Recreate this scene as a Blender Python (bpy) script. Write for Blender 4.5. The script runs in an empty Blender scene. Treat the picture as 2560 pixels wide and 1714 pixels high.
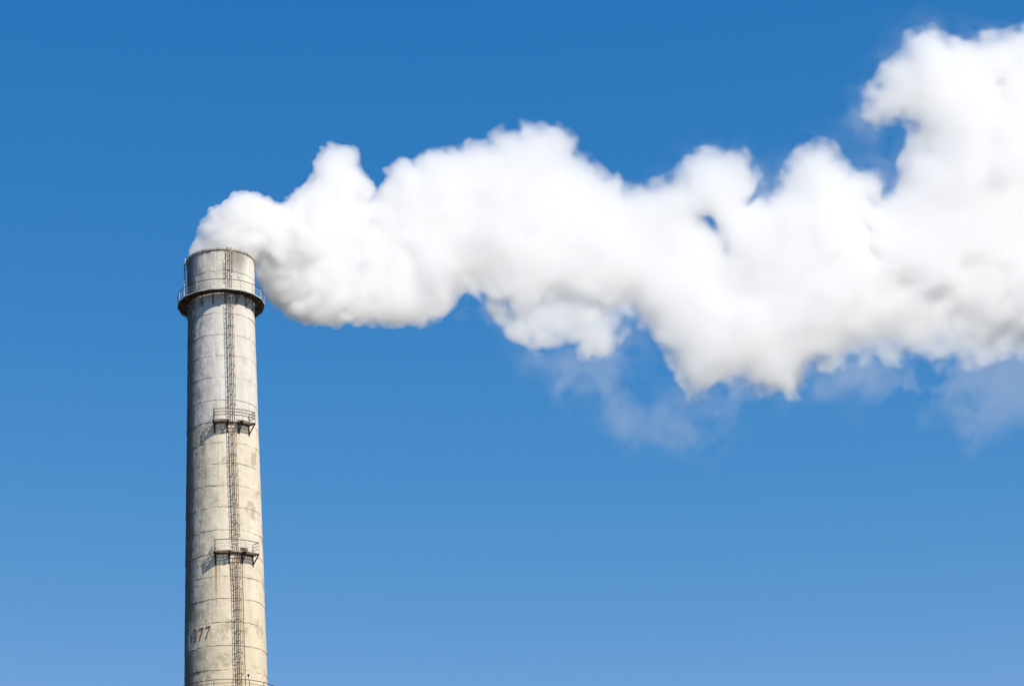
import bpy, math, random
import numpy as np
from mathutils import Vector, Matrix

R = math.radians
sc = bpy.context.scene
col = sc.collection

# ------------------------------------------------------------------ camera
D, H = 235.0, 111.282                      # distance to the stack, height of its rim
F_PX = 6022.0                              # focal length in photo pixels (2560 wide)
CAM = np.array([0.0, -D, 1.7])
PITCH, YAW, ROLL = R(22.82117342), R(7.45982833), R(-3.63697468)
fw = np.array([math.sin(YAW) * math.cos(PITCH), math.cos(YAW) * math.cos(PITCH), math.sin(PITCH)])
rt0 = np.array([math.cos(YAW), -math.sin(YAW), 0.0])
up0 = np.cross(rt0, fw)
rt = math.cos(ROLL) * rt0 + math.sin(ROLL) * up0
up = -math.sin(ROLL) * rt0 + math.cos(ROLL) * up0
cam_data = bpy.data.cameras.new('camera')
cam_data.sensor_width = 36.0
cam_data.lens = 36.0 * F_PX / 2560.0
cam_data.clip_start, cam_data.clip_end = 0.5, 20000.0
cam = bpy.data.objects.new('camera', cam_data)
col.objects.link(cam)
m = Matrix((rt, up, -fw)).transposed().to_4x4()
m.translation = Vector(CAM)
cam.matrix_world = m
sc.camera = cam

# ------------------------------------------------------------------ sun, sky, exposure
SUN_EL, SUN_AZ = 48.0, 38.0                # azimuth east of the line from the stack to the camera
sd = Vector((math.sin(R(SUN_AZ)) * math.cos(R(SUN_EL)), -math.cos(R(SUN_AZ)) * math.cos(R(SUN_EL)), math.sin(R(SUN_EL))))
sun_data = bpy.data.lights.new('sun', 'SUN')
sun_data.energy, sun_data.angle, sun_data.color = 4.75, R(0.53), (1.0, 0.918, 0.795)
sun = bpy.data.objects.new('sun', sun_data)
sun.rotation_euler = sd.to_track_quat('Z', 'Y').to_euler()
sun.location = (40, -60, 160)
col.objects.link(sun)

world = bpy.data.worlds.new('World')
sc.world = world
world.use_nodes = True
wn, wl = world.node_tree.nodes, world.node_tree.links
wn.clear()
sky = wn.new('ShaderNodeTexSky')
sky.sky_type = 'NISHITA'
sky.sun_disc = False
sky.sun_elevation, sky.sun_rotation = R(SUN_EL), R(180.0 - SUN_AZ)
sky.altitude, sky.air_density, sky.dust_density, sky.ozone_density = 0, 1.0, 0.2, 3.0
SKY_CURVE = ((0.275, 2.7, 1.9), (1.055, 1.04, 3.75), (2.4, 0.62, 6.9))
bg = wn.new('ShaderNodeBackground'); bg.inputs[1].default_value = 0.076
wo = wn.new('ShaderNodeOutputWorld')
# the deep saturated blue of the photograph's air: each channel of the physical sky gets its own response curve
sepc, comb = wn.new('ShaderNodeSeparateColor'), wn.new('ShaderNodeCombineColor')
wl.new(sky.outputs[0], sepc.inputs[0])
for i, (k, p, top) in enumerate(SKY_CURVE):
    pw, ml, mn = (wn.new('ShaderNodeMath') for _ in range(3))
    pw.operation, ml.operation, mn.operation = 'POWER', 'MULTIPLY', 'MINIMUM'
    pw.inputs[1].default_value, ml.inputs[1].default_value, mn.inputs[1].default_value = p, k, top
    wl.new(sepc.outputs[i], pw.inputs[0]); wl.new(pw.outputs[0], ml.inputs[0]); wl.new(ml.outputs[0], mn.inputs[0])
    wl.new(mn.outputs[0], comb.inputs[i])
wl.new(comb.outputs[0], bg.inputs[0]); wl.new(bg.outputs[0], wo.inputs[0])

sc.view_settings.view_transform = 'Standard'
sc.view_settings.look = 'None'
sc.view_settings.exposure = 0.42
sc.view_settings.gamma = 1.0
cy = sc.cycles
sc.render.engine = 'CYCLES'
cy.use_denoising = True
cy.max_bounces = 36
cy.diffuse_bounces, cy.glossy_bounces, cy.transmission_bounces, cy.transparent_max_bounces = 3, 2, 2, 16
cy.volume_bounces = 32
cy.volume_step_rate = 0.5
cy.use_adaptive_sampling = True
cy.adaptive_threshold = 0.012

rng = np.random.RandomState(7)
random.seed(7)


# ------------------------------------------------------------------ node helpers
class NT:
    def __init__(self, mat):
        mat.use_nodes = True
        self.t = mat.node_tree
        self.t.nodes.clear()
        self.out = self.t.nodes.new('ShaderNodeOutputMaterial')

    def n(self, kind, **kw):
        nd = self.t.nodes.new(kind)
        for k, v in kw.items():
            setattr(nd, k, v)
        return nd

    def set(self, sock, v):
        if isinstance(v, bpy.types.NodeSocket):
            self.t.links.new(v, sock)
        elif isinstance(v, tuple) and len(v) == 3 and sock.type == 'RGBA':
            sock.default_value = (*v, 1.0)
        else:
            sock.default_value = v

    def math(self, op, a, b=0.0, c=None, clamp=False):
        nd = self.n('ShaderNodeMath', operation=op, use_clamp=clamp)
        self.set(nd.inputs[0], a); self.set(nd.inputs[1], b)
        if c is not None:
            self.set(nd.inputs[2], c)
        return nd.outputs[0]

    def ramp(self, v, a, b, c=0.0, d=1.0, smooth=True):
        nd = self.n('ShaderNodeMapRange', interpolation_type='SMOOTHSTEP' if smooth else 'LINEAR')
        self.set(nd.inputs[0], v)
        for i, x in enumerate((a, b, c, d)):
            self.set(nd.inputs[i + 1], x)
        return nd.outputs[0]

    def noise(self, vec, scale, detail=4.0, rough=0.55, sx=1, sy=1, sz=1, off=0.0):
        mp = self.n('ShaderNodeMapping')
        mp.inputs['Scale'].default_value = (sx, sy, sz)
        mp.inputs['Location'].default_value = (off, off * 1.7, off * 0.3)
        self.t.links.new(vec, mp.inputs[0])
        nd = self.n('ShaderNodeTexNoise')
        nd.inputs['Scale'].default_value = scale
        nd.inputs['Detail'].default_value = detail
        nd.inputs['Roughness'].default_value = rough
        self.t.links.new(mp.outputs[0], nd.inputs['Vector'])
        return nd.outputs['Fac']

    def mix(self, f, a, b, mode='MIX'):
        nd = self.n('ShaderNodeMix', data_type='RGBA', blend_type=mode)
        self.set(nd.inputs[0], f); self.set(nd.inputs[6], a); self.set(nd.inputs[7], b)
        return nd.outputs[2]


def paint_material(name, base, rust, rust_amount, rough=0.6, metal=0.0):
    mat = bpy.data.materials.new(name)
    t = NT(mat)
    tc = t.n('ShaderNodeTexCoord')
    ob = tc.outputs['Object']
    n1 = t.noise(ob, 1.7, 5, 0.65)
    n2 = t.noise(ob, 9.0, 4, 0.6, off=3.1)
    k = t.ramp(t.math('ADD', t.math('MULTIPLY', n1, 0.6), t.math('MULTIPLY', n2, 0.4)), 0.62 - 0.3 * rust_amount, 0.7 - 0.3 * rust_amount)
    c = t.mix(k, base, rust)
    c = t.mix(t.ramp(n2, 0.35, 0.7, 0.0, 0.25), c, tuple(x * 0.55 for x in base))
    b = t.n('ShaderNodeBsdfPrincipled')
    t.set(b.inputs['Base Color'], c)
    b.inputs['Roughness'].default_value = rough
    b.inputs['Metallic'].default_value = metal
    t.t.links.new(b.outputs[0], t.out.inputs[0])
    return mat


M_POST = paint_material('grey_paint', (0.52, 0.50, 0.46), (0.20, 0.11, 0.06), 0.30)
M_RAIL = paint_material('rusty_rail', (0.075, 0.048, 0.028), (0.09, 0.042, 0.02), 0.6, 0.75)
M_LADDER = paint_material('ladder_steel', (0.13, 0.092, 0.052), (0.12, 0.06, 0.025), 0.65)
M_HOOP = paint_material('hoop_steel', (0.32, 0.255, 0.16), (0.17, 0.09, 0.035), 0.6)
M_DARK = paint_material('dark_steel', (0.022, 0.02, 0.018), (0.04, 0.022, 0.012), 0.45, 0.8)
M_GRATE = paint_material('grating_steel', (0.42, 0.38, 0.31), (0.20, 0.12, 0.06), 0.4, 0.7)
M_RED = paint_material('brown_red_paint', (0.13, 0.055, 0.025), (0.26, 0.16, 0.09), 0.5, 0.8)
M_GLOBE = paint_material('lamp_glass', (0.75, 0.74, 0.70), (0.55, 0.52, 0.45), 0.2, 0.25)
M_CAPBLACK = paint_material('lamp_housing', (0.04, 0.035, 0.03), (0.07, 0.045, 0.03), 0.3, 0.5)

# ------------------------------------------------------------------ mesh helpers


class MB:
    def __init__(self):
        self.v, self.f = [], []

    def add(self, vs, fs):
        o = len(self.v)
        self.v += [tuple(map(float, p)) for p in vs]
        self.f += [tuple(i + o for i in q) for q in fs]

    def bar(self, a, b, w, h, hint=(0, 0, 1)):
        """a box section w (along hint x axis) by h (along hint) from a to b"""
        a, b = Vector(a), Vector(b)
        d = (b - a).normalized()
        hv = Vector(hint)
        if abs(d.dot(hv)) > 0.98:
            hv = Vector((1, 0, 0)) if abs(d.x) < 0.9 else Vector((0, 1, 0))
        s = d.cross(hv).normalized()
        u = s.cross(d).normalized()
        vs = []
        for p in (a, b):
            for (i, j) in ((-1, -1), (1, -1), (1, 1), (-1, 1)):
                vs.append(p + s * (i * w / 2) + u * (j * h / 2))
        self.add(vs, [(0, 3, 2, 1), (4, 5, 6, 7), (0, 1, 5, 4), (1, 2, 6, 5), (2, 3, 7, 6), (3, 0, 4, 7)])

    def tube(self, pts, r, n=8, cap=True):
        pts = [Vector(p) for p in pts]
        vs, fs = [], []
        for i, p in enumerate(pts):
            d = (pts[min(i + 1, len(pts) - 1)] - pts[max(i - 1, 0)]).normalized()
            h = Vector((0, 0, 1)) if abs(d.z) < 0.9 else Vector((1, 0, 0))
            s = d.cross(h).normalized()
            u = s.cross(d)
            rr = r[i] if isinstance(r, (list, tuple)) else r
            for k in range(n):
                a = 2 * math.pi * k / n
                vs.append(p + s * (math.cos(a) * rr) + u * (math.sin(a) * rr))
        for i in range(len(pts) - 1):
            for k in range(n):
                k2 = (k + 1) % n
                fs.append((i * n + k, i * n + k2, (i + 1) * n + k2, (i + 1) * n + k))
        if cap:
            fs.append(tuple(range(n))[::-1])
            fs.append(tuple((len(pts) - 1) * n + k for k in range(n)))
        self.add(vs, fs)

    def lathe(self, c, prof, n=16):
        """prof: list of (radius, z offset) about the vertical through c"""
        vs, fs = [], []
        for (r, z) in prof:
            for k in range(n):
                a = 2 * math.pi * k / n
                vs.append((c[0] + r * math.cos(a), c[1] + r * math.sin(a), c[2] + z))
        for i in range(len(prof) - 1):
            for k in range(n):
                k2 = (k + 1) % n
                fs.append((i * n + k, i * n + k2, (i + 1) * n + k2, (i + 1) * n + k))
        fs.append(tuple(range(n))[::-1])
        fs.append(tuple((len(prof) - 1) * n + k for k in range(n)))
        self.add(vs, fs)

    def build(self, name, mat, parent=None, smooth=False):
        me = bpy.data.meshes.new(name)
        me.from_pydata(self.v, [], self.f)
        me.materials.append(mat)
        if smooth:
            me.shade_smooth()
        o = bpy.data.objects.new(name, me)
        col.objects.link(o)
        if parent is not None:
            o.parent = parent
        return o


def np_mesh(name, V, Q, mat, parent=None, smooth=False):
    me = bpy.data.meshes.new(name)
    V = np.asarray(V, np.float32); Q = np.asarray(Q, np.int32)
    me.vertices.add(len(V)); me.vertices.foreach_set('co', V.ravel())
    me.loops.add(Q.size); me.loops.foreach_set('vertex_index', Q.ravel())
    me.polygons.add(len(Q)); me.polygons.foreach_set('loop_start', np.arange(0, Q.size, 4, dtype=np.int32))
    me.update(calc_edges=True); me.validate()
    me.materials.append(mat)
    if smooth:
        me.shade_smooth()
    o = bpy.data.objects.new(name, me)
    col.objects.link(o)
    if parent is not None:
        o.parent = parent
    return o


def tag(o, label=None, cat=None, group=None, kind=None):
    for k, v in (('label', label), ('category', cat), ('group', group), ('kind', kind)):
        if v:
            o[k] = v
    return o


def P(az, r, dep):
    """azimuth in degrees (0 faces the camera, + to its right), radius, depth under the rim; local to the stack (z from ground)"""
    a = R(az)
    return Vector((r * math.sin(a), -r * math.cos(a), H - dep))


# ------------------------------------------------------------------ the ground
def make_ground():
    mat = bpy.data.materials.new('dry_grass_ground')
    t = NT(mat)
    tc = t.n('ShaderNodeTexCoord')
    n1 = t.noise(tc.outputs['Object'], 0.02, 6, 0.6)
    n2 = t.noise(tc.outputs['Object'], 0.7, 5, 0.6)
    c = t.mix(t.ramp(n1, 0.35, 0.65), (0.08, 0.076, 0.044), (0.13, 0.112, 0.078))
    c = t.mix(t.ramp(n2, 0.3, 0.7, 0, 0.5), c, (0.04, 0.045, 0.02))
    b = t.n('ShaderNodeBsdfPrincipled')
    t.set(b.inputs['Base Color'], c)
    b.inputs['Roughness'].default_value = 0.95
    t.t.links.new(b.outputs[0], t.out.inputs[0])
    mb = MB()
    S, N = 6000.0, 24
    vs = [(-S + 2 * S * i / N, -S + 2 * S * j / N, 0.0) for j in range(N + 1) for i in range(N + 1)]
    fs = [(j * (N + 1) + i, j * (N + 1) + i + 1, (j + 1) * (N + 1) + i + 1, (j + 1) * (N + 1) + i) for j in range(N) for i in range(N)]
    mb.add(vs, fs)
    g = mb.build('ground', mat)
    tag(g, 'flat dry grassy ground around the chimney foot', 'ground', kind='structure')


make_ground()

# ------------------------------------------------------------------ the chimney
chimney = bpy.data.objects.new('chimney', None)
chimney.empty_display_size = 2
col.objects.link(chimney)
tag(chimney, 'tall pale concrete factory chimney with caged ladder, railed platforms and the year 1977', 'chimney')

RP = np.array([(0.0, 3.585), (2.0, 3.565), (5.0, 3.535), (6.8, 3.53), (10, 3.56), (15.9, 3.643), (24.3, 3.779), (32.5, 3.912),
               (38.2, 3.997), (46.4, 4.102), (111.3, 5.6)])


def rad(dep):
    return float(np.interp(dep, RP[:, 0], RP[:, 1]))


JOINTS = [2.68, 7.54, 9.97, 12.37, 14.76, 17.30, 19.71, 22.0, 24.31, 26.65, 29.01, 31.43, 33.92, 36.30, 38.64, 41.00, 43.42, 45.83]
while JOINTS[-1] < 108:
    JOINTS.append(JOINTS[-1] + 2.42)
JOINTS.insert(1, 5.12)


def periodic_noise(n, cells, seed):
    """smooth periodic 1-d noise, n samples, about -1..1"""
    r = np.random.RandomState(seed)
    lat = r.uniform(-1, 1, cells)
    x = np.arange(n) / n * cells
    i = np.floor(x).astype(int)
    f = x - i
    f = f * f * (3 - 2 * f)
    return lat[i % cells] * (1 - f) + lat[(i + 1) % cells] * f


def concrete_material():
    mat = bpy.data.materials.new('weathered_concrete')
    t = NT(mat)
    uvn = t.n('ShaderNodeUVMap', uv_map='arc_depth')
    sep = t.n('ShaderNodeSeparateXYZ')
    t.t.links.new(uvn.outputs[0], sep.inputs[0])
    az, dep = sep.outputs[0], sep.outputs[1]       # degrees, metres under the rim
    tc = t.n('ShaderNodeTexCoord')
    ob = tc.outputs['Object']
    big = t.noise(ob, 0.45, 5, 0.6)
    mid = t.noise(ob, 1.6, 6, 0.65, off=11)
    fine = t.noise(ob, 9.0, 6, 0.7, off=5)
    drip = t.noise(ob, 2.2, 5, 0.65, sz=0.10, off=2)
    drip2 = t.noise(ob, 6.0, 4, 0.6, sz=0.06, off=23)
    # zones: soot grey head, pale painted band, sandy lower shaft
    wob = t.math('MULTIPLY', t.math('SUBTRACT', mid, 0.5), 0.5)
    dw = t.math('ADD', dep, wob)
    head = t.ramp(dw, 4.9, 5.3, 1.0, 0.0)
    low = t.ramp(dw, 19.6, 19.8)
    c = t.mix(low, (0.67, 0.645, 0.60), (0.715, 0.64, 0.515))
    lower = t.ramp(dep, 30.0, 47.0)
    c = t.mix(lower, c, (0.68, 0.585, 0.43))
    c = t.mix(head, c, (0.70, 0.67, 0.60))
    # shutter panels: a slight tone of their own, with hairline edges
    pa = t.math('FLOOR', t.math('DIVIDE', az, 9.0))
    pd = t.math('FLOOR', t.math('DIVIDE', t.math('SUBTRACT', dep, 0.28), 2.42))
    cmb = t.n('ShaderNodeCombineXYZ')
    t.set(cmb.inputs[0], pa); t.set(cmb.inputs[1], pd)
    wn_ = t.n('ShaderNodeTexWhiteNoise', noise_dimensions='2D')
    t.t.links.new(cmb.outputs[0], wn_.inputs['Vector'])
    c = t.mix(t.math('MULTIPLY', wn_.outputs['Value'], 0.13), c, (0.40, 0.35, 0.27))
    fr = t.math('ABSOLUTE', t.math('SUBTRACT', t.math('FRACT', t.math('DIVIDE', az, 9.0)), 0.5))
    c = t.mix(t.math('MULTIPLY', t.ramp(fr, 0.485, 0.495), t.ramp(drip, 0.42, 0.6, 0.0, 0.22)), c, (0.25, 0.21, 0.15))
    # large clouding, streaks and grain
    c = t.mix(t.ramp(big, 0.46, 0.70, 0.0, 0.26), c, (0.40, 0.33, 0.23))
    c = t.mix(t.ramp(drip, 0.54, 0.72, 0.0, 0.46), c, (0.30, 0.235, 0.15))
    c = t.mix(t.ramp(drip2, 0.58, 0.70, 0.0, 0.22), c, (0.66, 0.63, 0.57))
    c = t.mix(t.ramp(fine, 0.56, 0.72, 0.0, 0.40), c, (0.25, 0.195, 0.125))
    # weathered west flank: dark dirt blotches, plus shade painted towards the far left edge
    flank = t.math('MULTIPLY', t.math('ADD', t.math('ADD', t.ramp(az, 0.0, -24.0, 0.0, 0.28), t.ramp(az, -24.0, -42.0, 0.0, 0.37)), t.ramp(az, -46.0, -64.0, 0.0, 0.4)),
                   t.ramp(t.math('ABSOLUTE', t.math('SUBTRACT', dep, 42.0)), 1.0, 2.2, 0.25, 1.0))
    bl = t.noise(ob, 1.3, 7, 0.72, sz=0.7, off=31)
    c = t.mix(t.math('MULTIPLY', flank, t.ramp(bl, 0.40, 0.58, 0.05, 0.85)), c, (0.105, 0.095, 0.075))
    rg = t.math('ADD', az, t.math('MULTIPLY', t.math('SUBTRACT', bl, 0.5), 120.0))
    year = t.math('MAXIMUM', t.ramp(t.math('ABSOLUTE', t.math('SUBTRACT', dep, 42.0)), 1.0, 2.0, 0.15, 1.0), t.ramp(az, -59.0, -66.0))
    c = t.mix(t.math('MULTIPLY', t.ramp(rg, -50.0, -64.0, 0.0, 0.84), year), c, (0.075, 0.07, 0.058))  # shaded left edge painted near black, its border broken up by noise
    bl2 = t.noise(ob, 0.55, 5, 0.6, sz=0.8, off=47)
    c = t.mix(t.math('MULTIPLY', t.ramp(dep, 18.0, 26.0, 0.35, 1.0), t.ramp(bl2, 0.54, 0.68, 0.0, 0.5)), c, (0.22, 0.175, 0.115))
    # darker grey patch beside the ladder on the head
    so = t.math('MULTIPLY', t.ramp(az, 15.0, 19.0), t.ramp(az, 34.0, 52.0, 1.0, 0.0))
    so = t.math('MULTIPLY', so, t.ramp(dw, 4.2, 1.2, 0.15, 0.75))
    c = t.mix(so, c, (0.17, 0.165, 0.15))
    c = t.mix(t.math('MULTIPLY', t.ramp(dw, 2.6, 0.4), t.ramp(drip2, 0.46, 0.66, 0.05, 0.55)), c, (0.16, 0.145, 0.12))
    # pour joints
    ja = t.n('ShaderNodeAttribute', attribute_name='joint')
    jn = t.noise(ob, 2.6, 5, 0.7, off=17)
    jl = t.math('ADD', t.ramp(az, -10.0, -40.0, 0.62, 1.0), t.ramp(dep, 24.0, 30.0, -0.12, 0.08))
    jf = t.math('MULTIPLY', t.ramp(ja.outputs['Fac'], 0.40, 0.85), t.math('MULTIPLY', t.ramp(jn, 0.38, 0.56, 0.05, 1.0), jl))
    c = t.mix(jf, c, (0.105, 0.070, 0.035))
    # rust below the second platform
    for a0, w, d0, d1, k in ((-12.6, 1.8, 34.6, 41.0, 0.95), (-7.5, 1.4, 34.6, 38.0, 0.5), (9.0, 1.8, 34.6, 40.4, 0.85), (30.0, 1.5, 34.6, 40.0, 0.3),
                             (6.0, 1.0, 20.6, 24.0, 0.25), (26.0, 1.2, 20.6, 24.5, 0.25), (-20.0, 2.0, 41.6, 44.0, 0.2)):
        d = t.math('ABSOLUTE', t.math('SUBTRACT', t.math('ADD', az, t.math('MULTIPLY', t.math('SUBTRACT', mid, 0.5), 3.0)), a0))
        g = t.math('MULTIPLY', t.ramp(d, w * 1.6, 0.0), t.math('MULTIPLY', t.ramp(dep, d0, d0 + 0.3), t.ramp(dep, d1, d0 + 0.6)))
        c = t.mix(t.math('MULTIPLY', g, k), c, (0.36, 0.175, 0.065))
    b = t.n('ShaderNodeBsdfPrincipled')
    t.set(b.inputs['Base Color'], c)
    b.inputs['Roughness'].default_value = 0.9
    b.inputs['Specular IOR Level'].default_value = 0.2
    hgt = t.math('ADD', t.math('MULTIPLY', fine, 0.45), t.math('ADD', t.math('MULTIPLY', mid, 0.5), t.math('MULTIPLY', bl, 0.7)))
    bp = t.n('ShaderNodeBump')
    bp.inputs['Strength'].default_value = 0.8
    bp.inputs['Distance'].default_value = 0.10
    t.set(bp.inputs['Height'], hgt)
    t.t.links.new(bp.outputs[0], b.inputs['Normal'])
    t.t.links.new(b.outputs[0], t.out.inputs[0])
    return mat


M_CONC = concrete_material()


def make_shaft():
    n = 320
    rows, jf, lipf = [], [], []                  # nominal depth, joint mask, saw-tooth
    edges = [0.32] + JOINTS + [H]
    for i in range(len(edges) - 1):
        a, b = edges[i], edges[i + 1]
        L = b - a
        fine = a < 52
        fr = [0.004, 0.02, 0.045] + list(np.linspace(0.1, 0.9, 11 if fine else 3)) + [0.955, 0.98, 0.996]
        for q in fr:
            dj = min(q, 1 - q) * L
            rows.append(a + q * L)
            jf.append(max(0.0, 1 - dj / 0.10) if 0 < i or q > 0.5 else 0.0)
            lipf.append((q, i))
    m_ = len(rows)
    az = np.arange(n) / n * 360.0 - 180.0
    panel = np.floor((az + 180) / 9.0).astype(int)        # 40 shutter panels round the stack
    V = np.zeros((m_, n, 3)); J = np.zeros((m_, n))
    for k in range(m_):
        q, i = lipf[k]
        r_ = np.random.RandomState(100 + i)
        off = r_.uniform(-0.010, 0.010, 40)[panel] + 0.012 * periodic_noise(n, 9, 300 + i)
        lip = 0.012 + 0.022 * periodic_noise(n, 34, 500 + i)
        def wobble(j):
            return (0.055 * periodic_noise(n, 30, 700 + j) + 0.035 * periodic_noise(n, 90, 900 + j) + 0.05 * periodic_noise(n, 11, 1100 + j))
        wa = wobble(i) if i > 0 else 0 * az
        wb = wobble(i + 1)
        dep = rows[k] + wa * max(0, 1 - q / 0.3) + wb * max(0, 1 - (1 - q) / 0.3)
        rr = np.interp(dep, RP[:, 0], RP[:, 1]) + off + lip * (q - 0.5) * 1.3
        a = np.radians(az)
        V[k, :, 0] = rr * np.sin(a); V[k, :, 1] = -rr * np.cos(a); V[k, :, 2] = np.maximum(H - dep, 0)
        J[k] = jf[k]
    # hollow mouth: inner wall down three metres, then a floor
    inner = []
    for r_, d_ in ((3.50, 0.31), (3.36, 0.31), (3.34, 1.5), (3.32, 3.2), (0.05, 3.3)):
        a = np.radians(az)
        inner.append(np.stack([r_ * np.sin(a), -r_ * np.cos(a), np.full(n, H - d_)], 1))
    V = np.concatenate([np.array(inner)[::-1], V], 0)
    J = np.concatenate([np.zeros((5, n)), J], 0)
    M = V.shape[0]
    idx = np.arange(M * n).reshape(M, n)
    nx = np.roll(idx, -1, 1)
    Q = np.stack([idx[:-1], idx[1:], nx[1:], nx[:-1]], -1).reshape(-1, 4)
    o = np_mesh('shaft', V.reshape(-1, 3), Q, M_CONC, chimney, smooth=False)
    me = o.data
    at = me.attributes.new('joint', 'FLOAT', 'POINT')
    at.data.foreach_set('value', J.ravel().astype(np.float32))
    uv = me.uv_layers.new(name='arc_depth')
    vi = np.zeros(len(me.loops), np.int32); me.loops.foreach_get('vertex_index', vi)
    co = V.reshape(-1, 3)[vi]
    A = np.degrees(np.arctan2(co[:, 0], -co[:, 1])); Dp = H - co[:, 2]
    uv.data.foreach_set('uv', np.stack([A, Dp], 1).ravel().astype(np.float32))
    me.shade_smooth()
    try:
        me.set_sharp_from_angle(angle=R(40))
    except Exception:
        pass
    return o


shaft = make_shaft()


def make_rim():
    mat = bpy.data.materials.new('rim_blocks')
    t = NT(mat)
    tc = t.n('ShaderNodeTexCoord')
    n1 = t.noise(tc.outputs['Object'], 2.0, 5, 0.65)
    n2 = t.noise(tc.outputs['Object'], 12.0, 5, 0.65, off=4)
    c = t.mix(t.ramp(n1, 0.35, 0.68), (0.55, 0.50, 0.45), (0.33, 0.285, 0.24))
    c = t.mix(t.ramp(n2, 0.5, 0.7, 0, 0.5), c, (0.13, 0.105, 0.09))
    b = t.n('ShaderNodeBsdfPrincipled')
    t.set(b.inputs['Base Color'], c)
    b.inputs['Roughness'].default_value = 0.9
    t.t.links.new(b.outputs[0], t.out.inputs[0])
    mb = MB()
    N = 72                                       # cast cap segments with open joints between them
    for k in range(N):
        a0, a1 = 360.0 * k / N + 0.5, 360.0 * (k + 1) / N - 0.5
        ro = 3.685 + random.uniform(-0.02, 0.02)
        top = -0.0 + random.uniform(-0.02, 0.02)
        am = (a0 + a1) / 2
        prof = [(3.34, 0.32), (3.34, top), (ro - 0.05, top), (ro, top + 0.05), (ro, 0.27), (ro - 0.03, 0.32)]
        vs = []
        for a in (a0, am, a1):
            vs += [P(a, r, d) for r, d in prof]
        fs = []
        for s in range(2):
            for i in range(6):
                j = (i + 1) % 6
                fs.append((s * 6 + i, s * 6 + j, (s + 1) * 6 + j, (s + 1) * 6 + i))
        fs += [(5, 4, 3, 2, 1, 0), (12, 13, 14, 15, 16, 17)]
        mb.add(vs, fs)
    # bedding ring in the joints and a thin drip flange under the cap
    prof = [(3.38, 0.30), (3.38, 0.05), (3.63, 0.05), (3.63, 0.30)]
    vs, fs = [], []
    for k in range(96):
        vs += [P(360.0 * k / 96, r, d) for r, d in prof]
    for k in range(96):
        k2 = (k + 1) % 96
        for i in range(4):
            j = (i + 1) % 4
            fs.append((k * 4 + i, k * 4 + j, k2 * 4 + j, k2 * 4 + i))
    mb.add(vs, fs)
    mb.build('rim_cap', mat, chimney)


make_rim()


# ------------------------------------------------------------------ the year on the shaft
def numeral(strokes, az0, dep_bot):
    mb = MB()
    w = 0.105
    for st in strokes:
        pts = []
        for i in range(len(st) - 1):
            (x0, y0), (x1, y1) = st[i], st[i + 1]
            k = max(2, int(math.hypot(x1 - x0, y1 - y0) / 0.06))
            for j in range(k + (i == len(st) - 2)):
                pts.append((x0 + (x1 - x0) * j / k, y0 + (y1 - y0) * j / k))
        vs, fs = [], []
        for i, p in enumerate(pts):
            a, b = pts[max(i - 1, 0)], pts[min(i + 1, len(pts) - 1)]
            dx, dy = b[0] - a[0], b[1] - a[1]
            l = math.hypot(dx, dy)
            nx, ny = -dy / l, dx / l
            ww = w * random.uniform(0.9, 1.1)
            for s, lift in ((1, 0.002), (1, 0.038), (-1, 0.038), (-1, 0.002)):
                x, y = p[0] + nx * s * ww / 2, p[1] + ny * s * ww / 2
                d = dep_bot - y
                vs.append(P(az0 + math.degrees(x / 4.05), rad(d) + lift + 0.012, d))
        for i in range(len(pts) - 1):
            for q in range(4):
                r_ = (q + 1) % 4
                fs.append((i * 4 + q, i * 4 + r_, (i + 1) * 4 + r_, (i + 1) * 4 + q))
        fs += [(3, 2, 1, 0), tuple((len(pts) - 1) * 4 + q for q in range(4))]
        mb.add(vs, fs)
    return mb.build('numeral', M_RED, shaft)


numeral([[(0.02, 1.22), (0.02, 0.0)]], -56.0, 42.64)
numeral([[(0.46, 0.44), (0.02, 0.40), (0.05, 1.17), (0.50, 1.20), (0.44, 0.06), (0.02, -0.02)]], -51.0, 42.60)
numeral([[(0.0, 1.08), (0.50, 1.19), (0.08, 0.0)]], -39.2, 42.55)
numeral([[(0.0, 1.10), (0.50, 1.19), (0.05, 0.0)]], -28.4, 42.53)

# ------------------------------------------------------------------ galleries and platforms
AZ0, STEP = 6.7, 20.0


def poly_r(az, r_out):
    """radius of the 18-sided outline at an azimuth"""
    k = (az - AZ0) % STEP - STEP / 2
    return r_out * math.cos(R(STEP / 2)) / math.cos(R(k))


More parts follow.
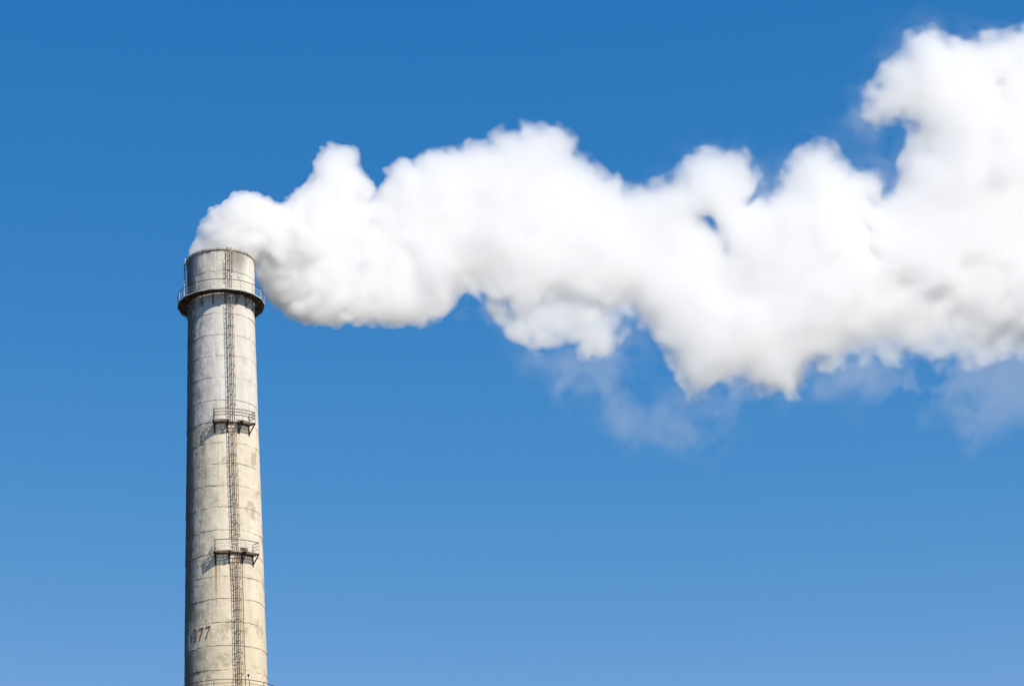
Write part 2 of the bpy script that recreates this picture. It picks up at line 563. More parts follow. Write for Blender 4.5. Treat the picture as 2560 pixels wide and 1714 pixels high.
def make_gallery(dep, r_out, rail_mat, post_mat):
    rin = rad(dep) + 0.06
    corners = [AZ0 + STEP * k for k in range(18)]
    mb = MB()                                     # deck: solid plates with a toe kerb
    vs, fs = [], []
    for k in range(36):
        a = AZ0 + 10.0 * k
        ro = r_out if k % 2 == 0 else r_out * math.cos(R(10))
        vs += [P(a, rin, dep), P(a, ro, dep), P(a, ro, dep + 0.07), P(a, rin, dep + 0.07)]
    for k in range(36):
        k2 = (k + 1) % 36
        for i in range(4):
            j = (i + 1) % 4
            fs.append((k * 4 + i, k * 4 + j, k2 * 4 + j, k2 * 4 + i))
    mb.add(vs, fs)
    g = mb.build('gallery', M_DARK, chimney)
    tb = MB()
    for a in corners:
        tb.bar(P(a, r_out + 0.008, dep - 0.0), P(a + STEP, r_out + 0.008, dep - 0.0), 0.014, 0.13)
    tb.build('toe_board', post_mat, g)
    for hgt, mat in ((1.1, rail_mat), (0.74, post_mat), (0.40, post_mat)):
        rb = MB()
        th = 0.055 if hgt > 1 else 0.035
        for a in corners:
            rb.bar(P(a, r_out - 0.02, dep - hgt), P(a + STEP, r_out - 0.02, dep - hgt), th, th)
        rb.build('guard_rail', mat, g)
    for a in corners:
        pb = MB()
        pb.bar(P(a, r_out - 0.05, dep), P(a, r_out - 0.05, dep - 1.1), 0.055, 0.055, P(a, 1, H))
        pb.bar(P(a, r_out - 0.11, dep - 0.02), P(a, r_out - 0.01, dep - 0.02), 0.10, 0.02)
        pb.build('railing_post', post_mat, g)
        bb = MB()                                 # bracket: beam, strut and wall plate
        d0 = dep + 0.07
        bb.bar(P(a, rin - 0.1, d0 + 0.06), P(a, r_out - 0.02, d0 + 0.06), 0.06, 0.11)
        bb.bar(P(a, r_out - 0.08, d0 + 0.12), P(a, rad(dep + 1.1) + 0.02, dep + 1.15), 0.05, 0.06)
        bb.bar(P(a, rad(dep) + 0.03, d0 + 0.0), P(a, rad(dep + 1.2) + 0.03, dep + 1.3), 0.09, 0.03, P(a, 1, H))
        bb.build('bracket', M_LADDER if dep < 10 else M_DARK, g)
    return g


top_gallery = make_gallery(5.19, 4.60, M_RAIL, M_POST)
tag(top_gallery, 'railed ring gallery close under the smoking mouth')
low_gallery = make_gallery(48.2, 5.12, M_RAIL, M_RAIL)
tag(low_gallery, 'ring gallery railing below the year at the photo bottom')


def make_platform(dep, r_out, rails, strip):
    a0, a1 = -12.4, 45.6
    cs = [a0, 6.9, 26.3, a1]
    rin = rad(dep) + 0.05
    LA = lad_az(dep)
    mb = MB()
    eb = MB()
    # frame: edge angles and radial joists
    for i in range(3):
        eb.bar(P(cs[i], r_out, dep + 0.03), P(cs[i + 1], r_out, dep + 0.03), 0.04, 0.055)
        sub = [cs[i] + (cs[i + 1] - cs[i]) * q / 3 for q in range(4)]
        for q in range(3):
            mb.bar(P(sub[q], rin, dep + 0.04), P(sub[q + 1], rin, dep + 0.06), 0.09, 0.13)
    for c in cs:
        mb.bar(P(c, rin, dep + 0.04), P(c, r_out, dep + 0.05), 0.09, 0.11)
    plat = mb.build('maintenance_platform', M_DARK, chimney)
    eb.build('edge_frame', M_GRATE, plat)
    halves = (MB(), MB())                         # open grating, bars along and across
    for i in range(3):
        A, B = cs[i], cs[i + 1]
        nb = int((r_out - rin) / 0.075)
        for k in range(1, nb):
            f = k / nb
            seg = []
            for q in range(7):
                a = A + (B - A) * q / 6
                ro = r_out * math.cos(R((B - A) / 2)) / math.cos(R(a - (A + B) / 2))
                seg.append((a, rin + (ro - rin) * f))
            for q in range(6):
                am = (seg[q][0] + seg[q + 1][0]) / 2
                if abs(am - LA) < 5.0 and seg[q][1] < rin + 0.8:
                    continue                      # ladder opening
                halves[am > LA].bar(P(seg[q][0], seg[q][1], dep + 0.02), P(seg[q + 1][0], seg[q + 1][1], dep + 0.02), 0.024, 0.02)
        for k in range(1, 26):
            a = A + (B - A) * k / 26
            if abs(a - LA) < 5.0:
                continue
            ro = r_out * math.cos(R((B - A) / 2)) / math.cos(R(a - (A + B) / 2))
            halves[a > LA].bar(P(a, rin, dep + 0.018), P(a, ro, dep + 0.018), 0.018, 0.018)
    for gb in halves:
        gb.build('grating', M_GRATE, plat)
    for c in cs:
        bb = MB()
        bb.bar(P(c, rin - 0.08, dep + 0.12), P(c, r_out - 0.01, dep + 0.12), 0.06, 0.07)
        bb.bar(P(c, r_out - 0.05, dep + 0.12), P(c, rad(dep + 1.0) + 0.02, dep + 1.05), 0.09, 0.10)
        bb.bar(P(c, rad(dep) + 0.035, dep + 0.02), P(c, rad(dep + 1.15) + 0.035, dep + 1.2), 0.14, 0.04, P(c, 1, H))
        bb.build('bracket', M_DARK, plat)
        pb = MB()
        pb.bar(P(c, r_out + 0.01, dep + 0.05), P(c, r_out + 0.01, dep - 1.12), 0.05, 0.05, P(c, 1, H))
        pb.build('railing_post', M_POST, plat)
    for hgt, mat in rails:
        rb = MB()
        for i in range(3):
            g = 0.25                               # the rails stop at the pale posts
            rb.bar(P(cs[i] + g, r_out + 0.0, dep - hgt), P(cs[i + 1] - g, r_out, dep - hgt), 0.03, strip)
        for c in (cs[0], cs[3]):
            rb.bar(P(c, r_out - 0.05, dep - hgt), P(c, rin + 0.02, dep - hgt), 0.05, 0.07)
        rb.build('guard_rail', mat, plat)
    for c in (cs[0], cs[3]):
        pb = MB()
        pb.bar(P(c, rin + 0.05, dep + 0.03), P(c, rin + 0.05, dep - 1.12), 0.045, 0.045, P(c, 1, H))
        pb.build('railing_post', M_RAIL, plat)
    return plat


def lad_az(dep):
    return float(np.interp(dep, [0, 5, 16, 24, 31, 38, 48], [13.4, 13.9, 14.5, 14.7, 16.2, 16.9, 17.6]))


p1 = make_platform(19.75, 4.65, ((1.1, M_RAIL), (0.78, M_RAIL), (0.46, M_RAIL)), 0.08)
tag(p1, 'upper half platform with three dark rails')
p2 = make_platform(33.82, 4.85, ((1.1, M_RAIL), (0.76, M_POST), (0.42, M_POST)), 0.08)
tag(p2, 'lower half platform with a dark top rail and raised hatch lid')
hb = MB()
hb.bar(P(20.6, 4.50, 33.60), P(30.2, 4.60, 33.60), 0.05, 0.36)
hb.build('hatch_lid', M_CAPBLACK, p2)


# ------------------------------------------------------------------ caged ladder
def make_ladder(d0, d1, cage0, cage1, spacing):
    """stiles and rungs from depth d0 down to d1; safety hoops between cage0 and cage1"""
    lb = MB()
    def pt(side, out, dep):
        a = lad_az(dep)
        c = P(a, rad(dep) + 0.27 + out, dep)
        t = Vector((math.cos(R(a)), math.sin(R(a)), 0))
        return c + t * side
    steps = max(1, int((d1 - d0) / 2.0))
    for i in range(steps):
        a, b = d0 + (d1 - d0) * i / steps, d0 + (d1 - d0) * (i + 1) / steps
        for s in (-0.21, 0.21):
            lb.bar(pt(s, 0, a), pt(s, 0, b), 0.065, 0.07, P(lad_az(a), 1, H))
    n = int((d1 - d0) / 0.31)
    for i in range(n):
        d = d0 + 0.15 + 0.31 * i
        lb.tube([pt(-0.21, 0, d), pt(0.21, 0, d)], 0.016, 6)
    d = d0 + 0.8
    while d < d1 - 0.3:                            # wall ties
        for s in (-0.21, 0.21):
            lb.bar(pt(s, 0, d), pt(s * 1.05, -0.30, d), 0.035, 0.05)
        d += 2.42
    lad = lb.build('ladder', M_LADDER, chimney)
    ang = [R(x) for x in np.linspace(-118, 118, 15)]
    def cage_pt(th, dep):
        return pt(0.31 * math.sin(th), 0.36 + 0.33 * math.cos(th) - 0.02, dep)
    d = cage0
    while d <= cage1 + 0.01:
        h = MB()
        pts = [pt(-0.21, 0.0, d)] + [cage_pt(th, d) for th in ang] + [pt(0.21, 0.0, d)]
        for i in range(len(pts) - 1):
            h.bar(pts[i], pts[i + 1], 0.016, 0.07)
        h.build('cage_hoop', M_HOOP, lad)
        d += spacing
    for th in (-1.75, -0.9, 0.0, 0.9, 1.75):
        s = MB()
        k = max(1, int((cage1 - cage0) / 2.2))
        for i in range(k):
            a, b = cage0 + (cage1 - cage0) * i / k, cage0 + (cage1 - cage0) * (i + 1) / k
            s.bar(cage_pt(th, a), cage_pt(th, b), 0.035, 0.012, cage_pt(th, a) - pt(0, 0.4, a))
        s.build('cage_strap', M_HOOP, lad)
    return lad


make_ladder(0.02, 5.15, 0.75, 3.1, 1.1)
make_ladder(5.75, 19.75, 5.95, 18.1, 1.105)
make_ladder(20.05, 33.8, 20.3, 32.2, 1.08)
make_ladder(34.1, 48.15, 34.5, 46.5, 1.09)

# ------------------------------------------------------------------ lamps, mast, small fittings


def globe_lamp(az, r, dep_base, hgt, dark=False):
    b = P(az, r, dep_base)
    mb = MB()
    mb.tube([b, b + Vector((0, 0, hgt))], 0.018, 8)
    mb.lathe(b + Vector((0, 0, hgt)), [(0.03, -0.02), (0.075, 0.0), (0.075, 0.07), (0.05, 0.08)], 12)
    l = mb.build('warning_lamp', M_CAPBLACK if dark else M_POST, chimney)
    g = MB()
    prof = [(0.045, 0.082)] + [(0.115 * math.sin(R(x)), 0.19 - 0.115 * math.cos(R(x))) for x in range(25, 180, 15)] + [(0.01, 0.304)]
    g.lathe(b + Vector((0, 0, hgt)), prof, 16)
    g.build('lamp_globe', M_CAPBLACK if dark else M_GLOBE, l, smooth=True)


globe_lamp(24.0, 4.55, 4.09, 0.20)
globe_lamp(14.2, 4.55, 4.09, 0.28)
globe_lamp(25.5, 5.07, 47.10, 0.30, dark=True)

mb = MB()                                         # conductor mast with its shoe and clamps at the left of the head
az = -76.0
mb.tube([P(az, 4.02, 5.15), P(az, 4.00, 4.75), P(az, 3.98, 4.70)], [0.15, 0.10, 0.055], 10)
mb.tube([P(az, 3.98, 4.75), P(az, 3.84, 0.05)], 0.05, 8)
for d in (0.6, 2.8, 4.2):
    mb.bar(P(az, 3.55, d), P(az, 3.98, d), 0.05, 0.05)
mb.bar(P(az - 2, 3.88, 2.8), P(az + 5, 3.88, 2.8), 0.06, 0.05)
mast = mb.build('conductor_mast', M_POST, chimney)
mb = MB()
mb.tube([P(-86, 3.80, 0.35), P(-86, 3.82, 3.0), P(-86, 3.78, 5.1)], [0.09, 0.07, 0.05], 8)
mb.build('vent_pipe', M_CAPBLACK, chimney)
mb = MB()                                         # cable conduit beside the ladder
ds = np.linspace(34.4, 48.1, 12)
mb.tube([P(lad_az(d) + 9.6, rad(d) + 0.07, d) for d in ds], 0.022, 6)
for d in ds[1:-1]:
    mb.bar(P(lad_az(d) + 9.6, rad(d) - 0.03, d), P(lad_az(d) + 9.6, rad(d) + 0.09, d), 0.09, 0.04)
mb.build('conduit', M_HOOP, chimney)

# ------------------------------------------------------------------ the steam plume
PX_M = 23.7                                       # photo pixels per metre at the stack


def ray_points(px, py, w, back):
    """world points on the sight lines through the plume's mid surface, w metres behind it"""
    d = fw[None] * F_PX + rt[None] * (px - 1280.0)[:, None] - up[None] * (py - 857.0)[:, None]
    d /= np.linalg.norm(d, axis=1)[:, None]
    drift = 0.06                                  # the wind also carries it slightly away
    s = D / (d[:, 1] - drift * d[:, 0])
    return CAM[None] + d * (s + w + back)[:, None]


def smooth(a, b, x):
    t = np.clip((x - a) / (b - a), 0, 1)
    return t * t * (3 - 2 * t)


def back_of(px, py):
    """the plume bends behind the stack, then leans with its top further back than its belly"""
    b = 4.5 * smooth(560, 680, px)
    return b + 0.95 * (640 - py) / PX_M * smooth(600, 850, px)


def bw(n, step, L, lat_n):
    """cubic b-spline weights of n samples on a lattice of spacing L"""
    x = np.arange(n) * step / L
    i = np.floor(x).astype(int)
    f = x - i
    W = np.zeros((n, lat_n), np.float32)
    k = [(1 - f) ** 3 / 6, (3 * f ** 3 - 6 * f ** 2 + 4) / 6, (-3 * f ** 3 + 3 * f ** 2 + 3 * f + 1) / 6, f ** 3 / 6]
    for j in range(4):
        W[np.arange(n), i + j] += k[j]
    return W


def noise3(shape, step, L, seed):
    r = np.random.RandomState(seed)
    ls = [int(shape[i] * step[i] / L) + 5 for i in range(3)]
    lat = r.normal(size=ls).astype(np.float32)
    a = np.tensordot(lat, bw(shape[2], step[2], L, ls[2]), axes=(2, 1))              # lx ly nz
    a = np.tensordot(a, bw(shape[1], step[1], L, ls[1]), axes=(1, 1))                # lx nz ny
    a = np.tensordot(bw(shape[0], step[0], L, ls[0]), a, axes=(1, 0))                # nx nz ny
    return (np.swapaxes(a, 1, 2) / 0.33).astype(np.float32)


def noise2(shape, step, L, seed):
    return noise3((shape[0], shape[1], 1), (step[0], step[1], 1.0), L, seed)[:, :, 0]


def poly_sdf(X, Y, pts):
    """signed distance, positive inside, on a grid"""
    x, y = X.ravel(), Y.ravel()
    best = np.full(x.shape, 1e9); ins = np.zeros(x.shape, bool)
    n = len(pts)
    for i in range(n):
        (ax, ay), (bx, by) = pts[i], pts[(i + 1) % n]
        ex, ey = bx - ax, by - ay
        t = np.clip(((x - ax) * ex + (y - ay) * ey) / (ex * ex + ey * ey + 1e-9), 0, 1)
        best = np.minimum(best, (x - ax - t * ex) ** 2 + (y - ay - t * ey) ** 2)
        c = (ay > y) != (by > y)
        xi = ax + (y - ay) / (by - ay if by != ay else 1e-9) * ex
        ins ^= c & (x < xi)
    d = np.sqrt(best)
    return np.where(ins, d, -d).reshape(X.shape)


def surface_net(F, xs, ys, ws):
    """quads of the zero level of F (positive inside) by surface nets; vertices in grid coordinates"""
    nx, ny, nz = F.shape
    S = F > 0
    c = np.zeros((nx - 1, ny - 1, nz - 1), np.uint8)
    for i in (0, 1):
        for j in (0, 1):
            for k in (0, 1):
                c += S[i:nx - 1 + i, j:ny - 1 + j, k:nz - 1 + k]
    act = (c > 0) & (c < 8)
    I, J, K = np.nonzero(act)
    idm = np.full(act.shape, -1, np.int32)
    idm[I, J, K] = np.arange(len(I))
    acc = np.zeros((len(I), 3), np.float32); cnt = np.zeros(len(I), np.float32)
    cor = [(i, j, k) for i in (0, 1) for j in (0, 1) for k in (0, 1)]
    val = {q: F[I + q[0], J + q[1], K + q[2]] for q in cor}
    for a in cor:
        for ax in range(3):
            if a[ax] == 0:
                b = list(a); b[ax] = 1; b = tuple(b)
                va, vb = val[a], val[b]
                cr = (va > 0) != (vb > 0)
                t = np.where(cr, va / np.where(cr, va - vb, 1), 0)
                p = np.array(a, np.float32)[None].repeat(len(I), 0)
                p[:, ax] += t
                acc[cr] += p[cr]; cnt[cr] += 1
    g = acc / cnt[:, None] + np.stack([I, J, K], 1)
    V = np.stack([np.interp(g[:, 0], np.arange(nx), xs), np.interp(g[:, 1], np.arange(ny), ys), np.interp(g[:, 2], np.arange(nz), ws)], 1)
    quads = []
    for ax in range(3):
        o1, o2 = [(1, 2), (2, 0), (0, 1)][ax]
        sl_a = [slice(1, -1)] * 3; sl_b = [slice(1, -1)] * 3
        sl_a[ax] = slice(0, -1); sl_b[ax] = slice(1, None)
        A, B = S[tuple(sl_a)], S[tuple(sl_b)]
        e = np.array(np.nonzero(A != B)).T
        flip = A[tuple(e.T)]
        base = e.copy(); base[:, o1] += 1; base[:, o2] += 1
        def cell(d1, d2):
            q = base.copy(); q[:, o1] -= d1; q[:, o2] -= d2
            return idm[q[:, 0], q[:, 1], q[:, 2]]
        q = np.stack([cell(1, 1), cell(0, 1), cell(0, 0), cell(1, 0)], 1)
        q[~flip] = q[~flip][:, ::-1]
        quads.append(q)
    return V, np.concatenate(quads, 0)


def drop_crumbs(V, Q, least):
    """remove loose islands of fewer than `least` vertices"""
    lab = np.arange(len(V))
    a = np.concatenate([Q[:, 0], Q[:, 1], Q[:, 2]]); b = np.concatenate([Q[:, 1], Q[:, 2], Q[:, 3]])
    for _ in range(400):
        m = np.minimum(lab[a], lab[b])
        new = lab.copy()
        np.minimum.at(new, lab[a], m); np.minimum.at(new, lab[b], m)
        new = new[new]; new = new[new]
        if np.array_equal(new, lab):
            break
        lab = new
    cnt = np.bincount(lab, minlength=len(V))
    Q = Q[cnt[lab[Q[:, 0]]] >= least]
    used = np.unique(Q)
    re = np.full(len(V), -1); re[used] = np.arange(len(used))
    return V[used], re[Q]


# outline of the dense steam, in 2342-pixel-wide photo coordinates
OUT = [(450, 640), (447, 600), (441, 575), (444, 553), (455, 537), (460, 515), (478, 500), (484, 482), (494, 484), (505, 468), (527, 446), (550, 441),
       (580, 446), (600, 452), (614, 450), (628, 466), (655, 460), (690, 435), (714, 405), (722, 378), (733, 362), (738, 343), (755, 336), (775, 343),
       (792, 336), (811, 345), (819, 360), (817, 378), (830, 398), (850, 412), (860, 430), (853, 450), (842, 460), (860, 458), (868, 425), (890, 405),
       (886, 392), (915, 371), (945, 373), (975, 352), (1015, 343), (1050, 341), (1075, 326), (1119, 323), (1125, 301), (1150, 293), (1190, 299), (1190, 279),
       (1210, 284), (1235, 286), (1275, 283), (1300, 296), (1320, 322), (1312, 350), (1345, 359), (1370, 386), (1400, 412), (1414, 405), (1423, 426),
       (1450, 421), (1490, 416), (1520, 406), (1550, 390), (1560, 370), (1590, 345), (1630, 342), (1660, 351), (1700, 348), (1718, 362), (1736, 400),
       (1728, 428), (1724, 450), (1742, 450), (1746, 424), (1765, 430), (1790, 405), (1800, 371), (1830, 341), (1870, 321), (1900, 326), (1915, 356),
       (1950, 386), (1985, 397), (2008, 392), (2022, 410), (2018, 445), (2034, 432), (2055, 405), (2062, 370), (2082, 330), (2085, 292), (2060, 272),
       (2035, 276), (2000, 288), (1976, 265), (1986, 230), (1972, 203), (2002, 190), (2020, 150), (2065, 120), (2075, 82), (2110, 61), (2140, 66),
       (2170, 92), (2230, 82), (2290, 78), (2342, 58), (2420, 60), (2500, 30), (2600, 60), (2690, 150), (2760, 300), (2790, 480), (2760, 640), (2680, 760),
       (2560, 850), (2460, 880), (2390, 850), (2342, 840), (2300, 828), (2240, 842), (2180, 822), (2130, 840), (2080, 835), (2000, 826), (1960, 840), (1932, 848),
       (1916, 866), (1890, 850), (1860, 846), (1834, 858), (1820, 894), (1790, 902), (1760, 908), (1740, 895), (1710, 870), (1680, 870), (1640, 893),
       (1600, 908), (1580, 904), (1562, 878), (1546, 848), (1530, 810), (1500, 775), (1470, 746), (1440, 732), (1432, 760), (1415, 775), (1390, 808),
       (1350, 824), (1300, 806), (1260, 812), (1230, 804), (1200, 770), (1170, 740), (1142, 706), (1110, 690), (1090, 668), (1068, 656), (1052, 664),
       (1040, 694), (1010, 724), (960, 744), (900, 742), (850, 739), (800, 735), (760, 745), (700, 740), (660, 724), (622, 694), (606, 664), (592, 640),
       (584, 610), (570, 640)]
K = 2560.0 / 2342.0


def fbm_billow(shape, step, big, amp_far, x_m, seed, inner, octaves=4, ridge=0.65):
    """displacement in metres: rounded lobes with sharp valleys; finer and smaller close to the stack"""
    out = np.zeros(shape, np.float32)
    L, a = big, 1.0
    for o in range(octaves):
        n = noise3(shape, step, L, seed + o)
        b = ridge * (np.abs(n) - 0.75) * 1.3 + (1 - ridge) * n
        near = np.clip(x_m / 22.0, 0, 1)[:, None, None] if L > 3 else (0.85 + 0.15 * np.clip(x_m / 30.0, 0, 1))[:, None, None]
        out += (amp_far * a) * near * b * (inner if L > 1.6 else 1.45)
        L *= 0.48; a *= 0.64
    return out


STEAM_ALBEDO = 0.948


def steam_material(name, dens_near, dens_far, x0, x1, aniso=0.35):
    mat = bpy.data.materials.new(name)
    t = NT(mat)
    v = t.n('ShaderNodeVolumePrincipled')
    v.inputs['Color'].default_value = (STEAM_ALBEDO, STEAM_ALBEDO, STEAM_ALBEDO, 1)
    v.inputs['Anisotropy'].default_value = aniso
    if dens_near == dens_far:
        v.inputs['Density'].default_value = dens_near
    else:
        g = t.n('ShaderNodeNewGeometry')
        s = t.n('ShaderNodeSeparateXYZ')
        t.t.links.new(g.outputs['Position'], s.inputs[0])
        lg = t.ramp(s.outputs[0], x0, x1, math.log(dens_near), math.log(dens_far), smooth=False)
        t.set(v.inputs['Density'], t.math('EXPONENT', lg))
    t.t.links.new(v.outputs[0], t.out.inputs['Volume'])
    return mat


def make_plume():
    gp = 3.0                                       # grid step in photo pixels (about 13 cm)
    xs = np.arange(430, 3080, gp) * 1.0
    ys = np.arange(-20, 1110, gp) * 1.0
    ws = np.arange(-11.5, 11.6, 0.25)
    X, Y = np.meshgrid(xs, ys, indexing='ij')
    shape, step = (len(xs), len(ys), len(ws)), (gp / PX_M, gp / PX_M, 0.25)
    sd2 = poly_sdf(X, Y, [(x * K, y * K) for x, y in OUT]) / PX_M
    xm = (xs - 552) / PX_M                         # metres downwind
    Rx = np.interp(xs, [430, 640, 760, 1000, 1400, 1900, 2560, 3100], [3.0, 3.0, 4.2, 5.4, 6.8, 7.4, 9.0, 9.5])
    # thin places, where the sky shows through: ragged, so their outline is warped by noise
    wx = X + 20 * noise2(X.shape, step[:2], 2.6, 21) + 9 * noise2(X.shape, step[:2], 1.0, 22)
    wy = Y + 20 * noise2(X.shape, step[:2], 2.6, 23) + 9 * noise2(X.shape, step[:2], 1.0, 24)
    m_ = np.ones_like(X)
    for (x, y, r, k) in ((1632, 517, 15, 0.97), (1632, 530, 44, 0.45), (1733, 440, 22, 0.6), (1985, 470, 42, 0.6), (2000, 545, 26, 0.65), (1650, 600, 60, 0.35),
                         (1740, 660, 75, 0.35), (1270, 690, 48, 0.60), (1330, 700, 46, 0.60), (1215, 745, 40, 0.60), (1390, 745, 50, 0.70), (1440, 705, 36, 0.6),
                         (1305, 765, 50, 0.55), (1120, 680, 30, 0.6), (1480, 480, 70, 0.3), (2080, 640, 50, 0.4), (2060, 760, 75, 0.45), (2180, 700, 46, 0.5),
                         (2180, 790, 66, 0.6), (2290, 760, 66, 0.55), (2240, 640, 40, 0.3), (2310, 190, 40, 0.6), (2240, 130, 44, 0.3), (2030, 250, 46, 0.3),
                         (950, 610, 50, 0.3), (2000, 800, 60, 0.4), (1900, 800, 44, 0.2), (2400, 800, 90, 0.6), (1560, 590, 66, 0.2), (1140, 715, 36, 0.5),
                         (1080, 660, 26, 0.4)):
        m_ *= 1 - k * np.exp(-((wx - x * K) ** 2 + (wy - y * K) ** 2) / (r * K) ** 2)
    q = np.maximum(Rx[:, None] - sd2, 0)
    m_ *= 1 - 0.62 * smooth(735 * K, 850 * K, Y + 0.4 * (wx - X)) * smooth(1840 * K, 1960 * K, X)
    m_ = np.maximum(m_, 0.07)
    # ragged, half dissolved parts of the underside
    rag = np.zeros_like(X)
    for (x, y, rx, ry, k) in ((1150, 705, 70, 40, 0.9), (1230, 765, 80, 50, 1.0), (1340, 780, 110, 60, 1.0), (1420, 740, 60, 60, 1.0), (1560, 890, 70, 60, 0.95),
                              (1640, 890, 70, 44, 0.8), (1800, 895, 80, 46, 0.95), (1930, 840, 90, 40, 0.9), (2060, 815, 110, 50, 0.8), (2200, 810, 130, 56, 0.8),
                              (2340, 810, 120, 60, 0.8), (1990, 470, 50, 70, 0.5), (2000, 260, 60, 50, 0.6), (1735, 430, 40, 40, 0.5)):
        rag = np.maximum(rag, k * np.exp(-((X - x * K) / (rx * K)) ** 2 - ((Y - y * K) / (ry * K)) ** 2))
    F = Rx[:, None, None] - np.sqrt(q[:, :, None] ** 2 + (ws[None, None, :] / m_[:, :, None]) ** 2)
    F = np.maximum(F, -4).astype(np.float32)
    damp = np.exp(-np.maximum(-sd2 - 0.35, 0) / 0.5).astype(np.float32)[:, :, None]      # no stray puffs off the outline
    F += damp * fbm_billow(shape, step, 4.0, 0.58, xm, 40, (0.15 + 0.85 * smooth(0.3, 3.0, sd2))[:, :, None].astype(np.float32)) * (0.25 + 0.75 * m_)[:, :, None].astype(np.float32)
    # torn fibrous edge further downwind and along the underside
    far = smooth(800, 1500, xs)[:, None]
    edge = (np.exp(-np.maximum(sd2, 0) / 1.8) * (0.2 + 0.8 * far)).astype(np.float32)[:, :, None] * damp
    F += edge * (0.42 * noise3(shape, step, 1.3, 91) - 0.12)
    F += edge * 0.32 * noise3(shape, step, 0.6, 92)
    rg = rag.astype(np.float32)[:, :, None]
    F += rg * (0.75 * noise3(shape, step, 2.0, 61) + 0.55 * noise3(shape, step, 0.95, 62) + 0.34 * noise3(shape, step, 0.5, 63) - 0.12)
    # no accidental pinholes: a thin sheet stays wherever the photo shows steam, except in the one open hole
    hole = np.exp(-((X + 0.35 * (wx - X) - 1632 * K) ** 2 + 0.55 * (Y + 0.35 * (wy - Y) - 519 * K) ** 2) / (28 * K) ** 2)
    inside = smooth(0.9, 2.4, sd2)
    floor = (1.5 * np.minimum(1, m_ * 1.6) * inside - 1.2 * (1 - inside)).astype(np.float32)
    floor -= (2.6 * hole + 1.2 * rag).astype(np.float32)
    F = np.maximum(F, floor[:, :, None] - np.abs(ws)[None, None, :].astype(np.float32))
    F -= (4.8 * hole).astype(np.float32)[:, :, None]
    F[:, :, 0] = F[:, :, -1] = -1; F[0] = F[-1] = -1; F[:, 0] = F[:, -1] = -1
    plume = None
    for name, iso, near, dist in LAYERS:
        V, Q = drop_crumbs(*surface_net(F - np.float32(iso), xs, ys, ws), 1500 if plume is None else 150)
        co = ray_points(V[:, 0], V[:, 1], V[:, 2], back_of(V[:, 0], V[:, 1]))
        o = np_mesh(name, co, Q, steam_material(name, near, dist, 4.0, 34.0), plume, smooth=True)
        plume = plume or o
    tag(plume, 'billowing white steam plume blowing sideways from the chimney mouth', 'steam plume', kind='thing')
    return plume


# nested shells of steam, each adding its density: (name, depth under the outer surface, per metre near the stack, per metre far downwind)
LAYERS = (('steam_plume', -0.28, 0.72, 0.07), ('inner_steam', 0.12, 1.0, 0.13), ('deep_steam', 0.55, 0.9, 0.18), ('steam_core', 1.3, 0.6, 0.24))


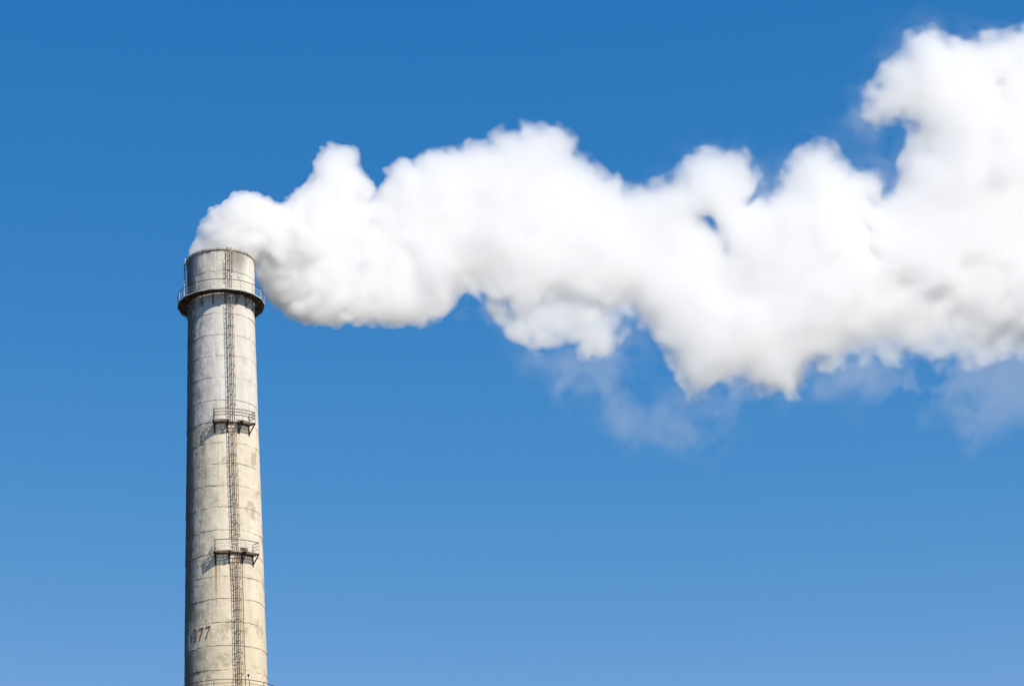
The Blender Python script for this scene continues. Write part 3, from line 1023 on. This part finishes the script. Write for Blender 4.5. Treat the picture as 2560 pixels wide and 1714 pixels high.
def make_veil(plume):
    """thin torn veils under and around the downwind steam"""
    gp = 4.5
    xs = np.arange(1080, 3060, gp); ys = np.arange(-20, 1330, gp); ws = np.arange(-6.0, 6.1, 0.3)
    X, Y = np.meshgrid(xs, ys, indexing='ij')
    x, y = X / K, Y / K
    T = np.zeros_like(X)
    def blob(cx, cy, rx, ry, k, rot=0.0):
        c, s = math.cos(R(rot)), math.sin(R(rot))
        u, v = (x - cx) * c + (y - cy) * s, -(x - cx) * s + (y - cy) * c
        return k * np.exp(-(u / rx) ** 2 - (v / ry) ** 2)
    for b in ((1290, 870, 55, 48, 2.6), (1310, 830, 110, 30, 1.6), (1395, 890, 75, 24, 2.2, 60), (1425, 960, 60, 26, 2.2, 75), (1400, 840, 70, 30, 1.4),
              (1500, 990, 90, 22, 1.5, 8), (1570, 985, 60, 18, 1.4, 30), (1650, 960, 90, 26, 1.4, -70), (1600, 1000, 110, 40, 0.9), (1690, 900, 70, 24, 1.4, -50),
              (1500, 930, 110, 50, 1.0), (1880, 895, 22, 20, 2.6), (2050, 870, 170, 46, 2.0), (2200, 870, 130, 56, 2.3), (2300, 870, 100, 60, 2.2),
              (2240, 960, 60, 50, 1.6, -50), (2290, 930, 80, 36, 1.6, -40), (2225, 1010, 24, 70, 0.9), (2120, 960, 120, 40, 0.8), (2400, 870, 110, 64, 2.2),
              (1130, 715, 70, 24, 1.6, 40), (1060, 700, 30, 26, 1.4), (1420, 760, 40, 40, 1.6), (1190, 790, 60, 26, 1.2, 45), (1960, 860, 60, 24, 1.6),
              (2020, 450, 40, 70, 2.4), (1735, 440, 26, 40, 1.8), (1975, 270, 40, 40, 1.6, 0), (2300, 90, 80, 40, 1.5), (1632, 530, 40, 50, 0.7),
              (1560, 900, 40, 40, 1.4), (1700, 895, 60, 30, 1.5), (1390, 780, 60, 60, 1.4)):
        T += blob(*b)
    sd2 = poly_sdf(X, Y, [(a * K, b * K) for a, b in OUT]) / PX_M
    T += 1.0 * np.exp(-np.maximum(-sd2, 0) / 1.3) * smooth(1300, 2000, X) * smooth(1.5, -0.2, sd2)
    sh2, st2 = X.shape, (gp / PX_M, gp / PX_M)
    rdg = lambda L, s: 1.1 - 1.5 * np.abs(noise2(sh2, st2, L, s))          # thin bright threads
    f = 0.6 * noise2(sh2, st2, 4.5, 7) + 0.45 * rdg(2.6, 8) + 0.35 * rdg(1.3, 12) + 0.40 * noise2(sh2, st2, 0.95, 9) + 0.28 * noise2(sh2, st2, 0.45, 10)
    T = T * np.clip(0.9 + 0.48 * f, 0.05, 3)
    T = 3.6 * np.tanh(T / 3.6)
    shape, step = (len(xs), len(ys), len(ws)), (gp / PX_M, gp / PX_M, 0.3)
    F = T[:, :, None] - 0.12 - np.abs(ws)[None, None, :]
    F = (F + np.minimum(1, T)[:, :, None] * 0.25 * noise3(shape, step, 1.2, 55)).astype(np.float32)
    F[:, :, 0] = F[:, :, -1] = -1; F[0] = F[-1] = -1; F[:, 0] = F[:, -1] = -1
    V, Q = surface_net(F, xs, ys, ws)
    co = ray_points(V[:, 0], V[:, 1], V[:, 2], back_of(V[:, 0], V[:, 1]))
    v = np_mesh('thin_veil', co, Q, steam_material('thin_steam', 0.056, 0.056, 0, 1), plume, smooth=True)
    tag(v, 'faint torn veils of steam thinning out under the plume')
    return v


plume = make_plume()
make_veil(plume)
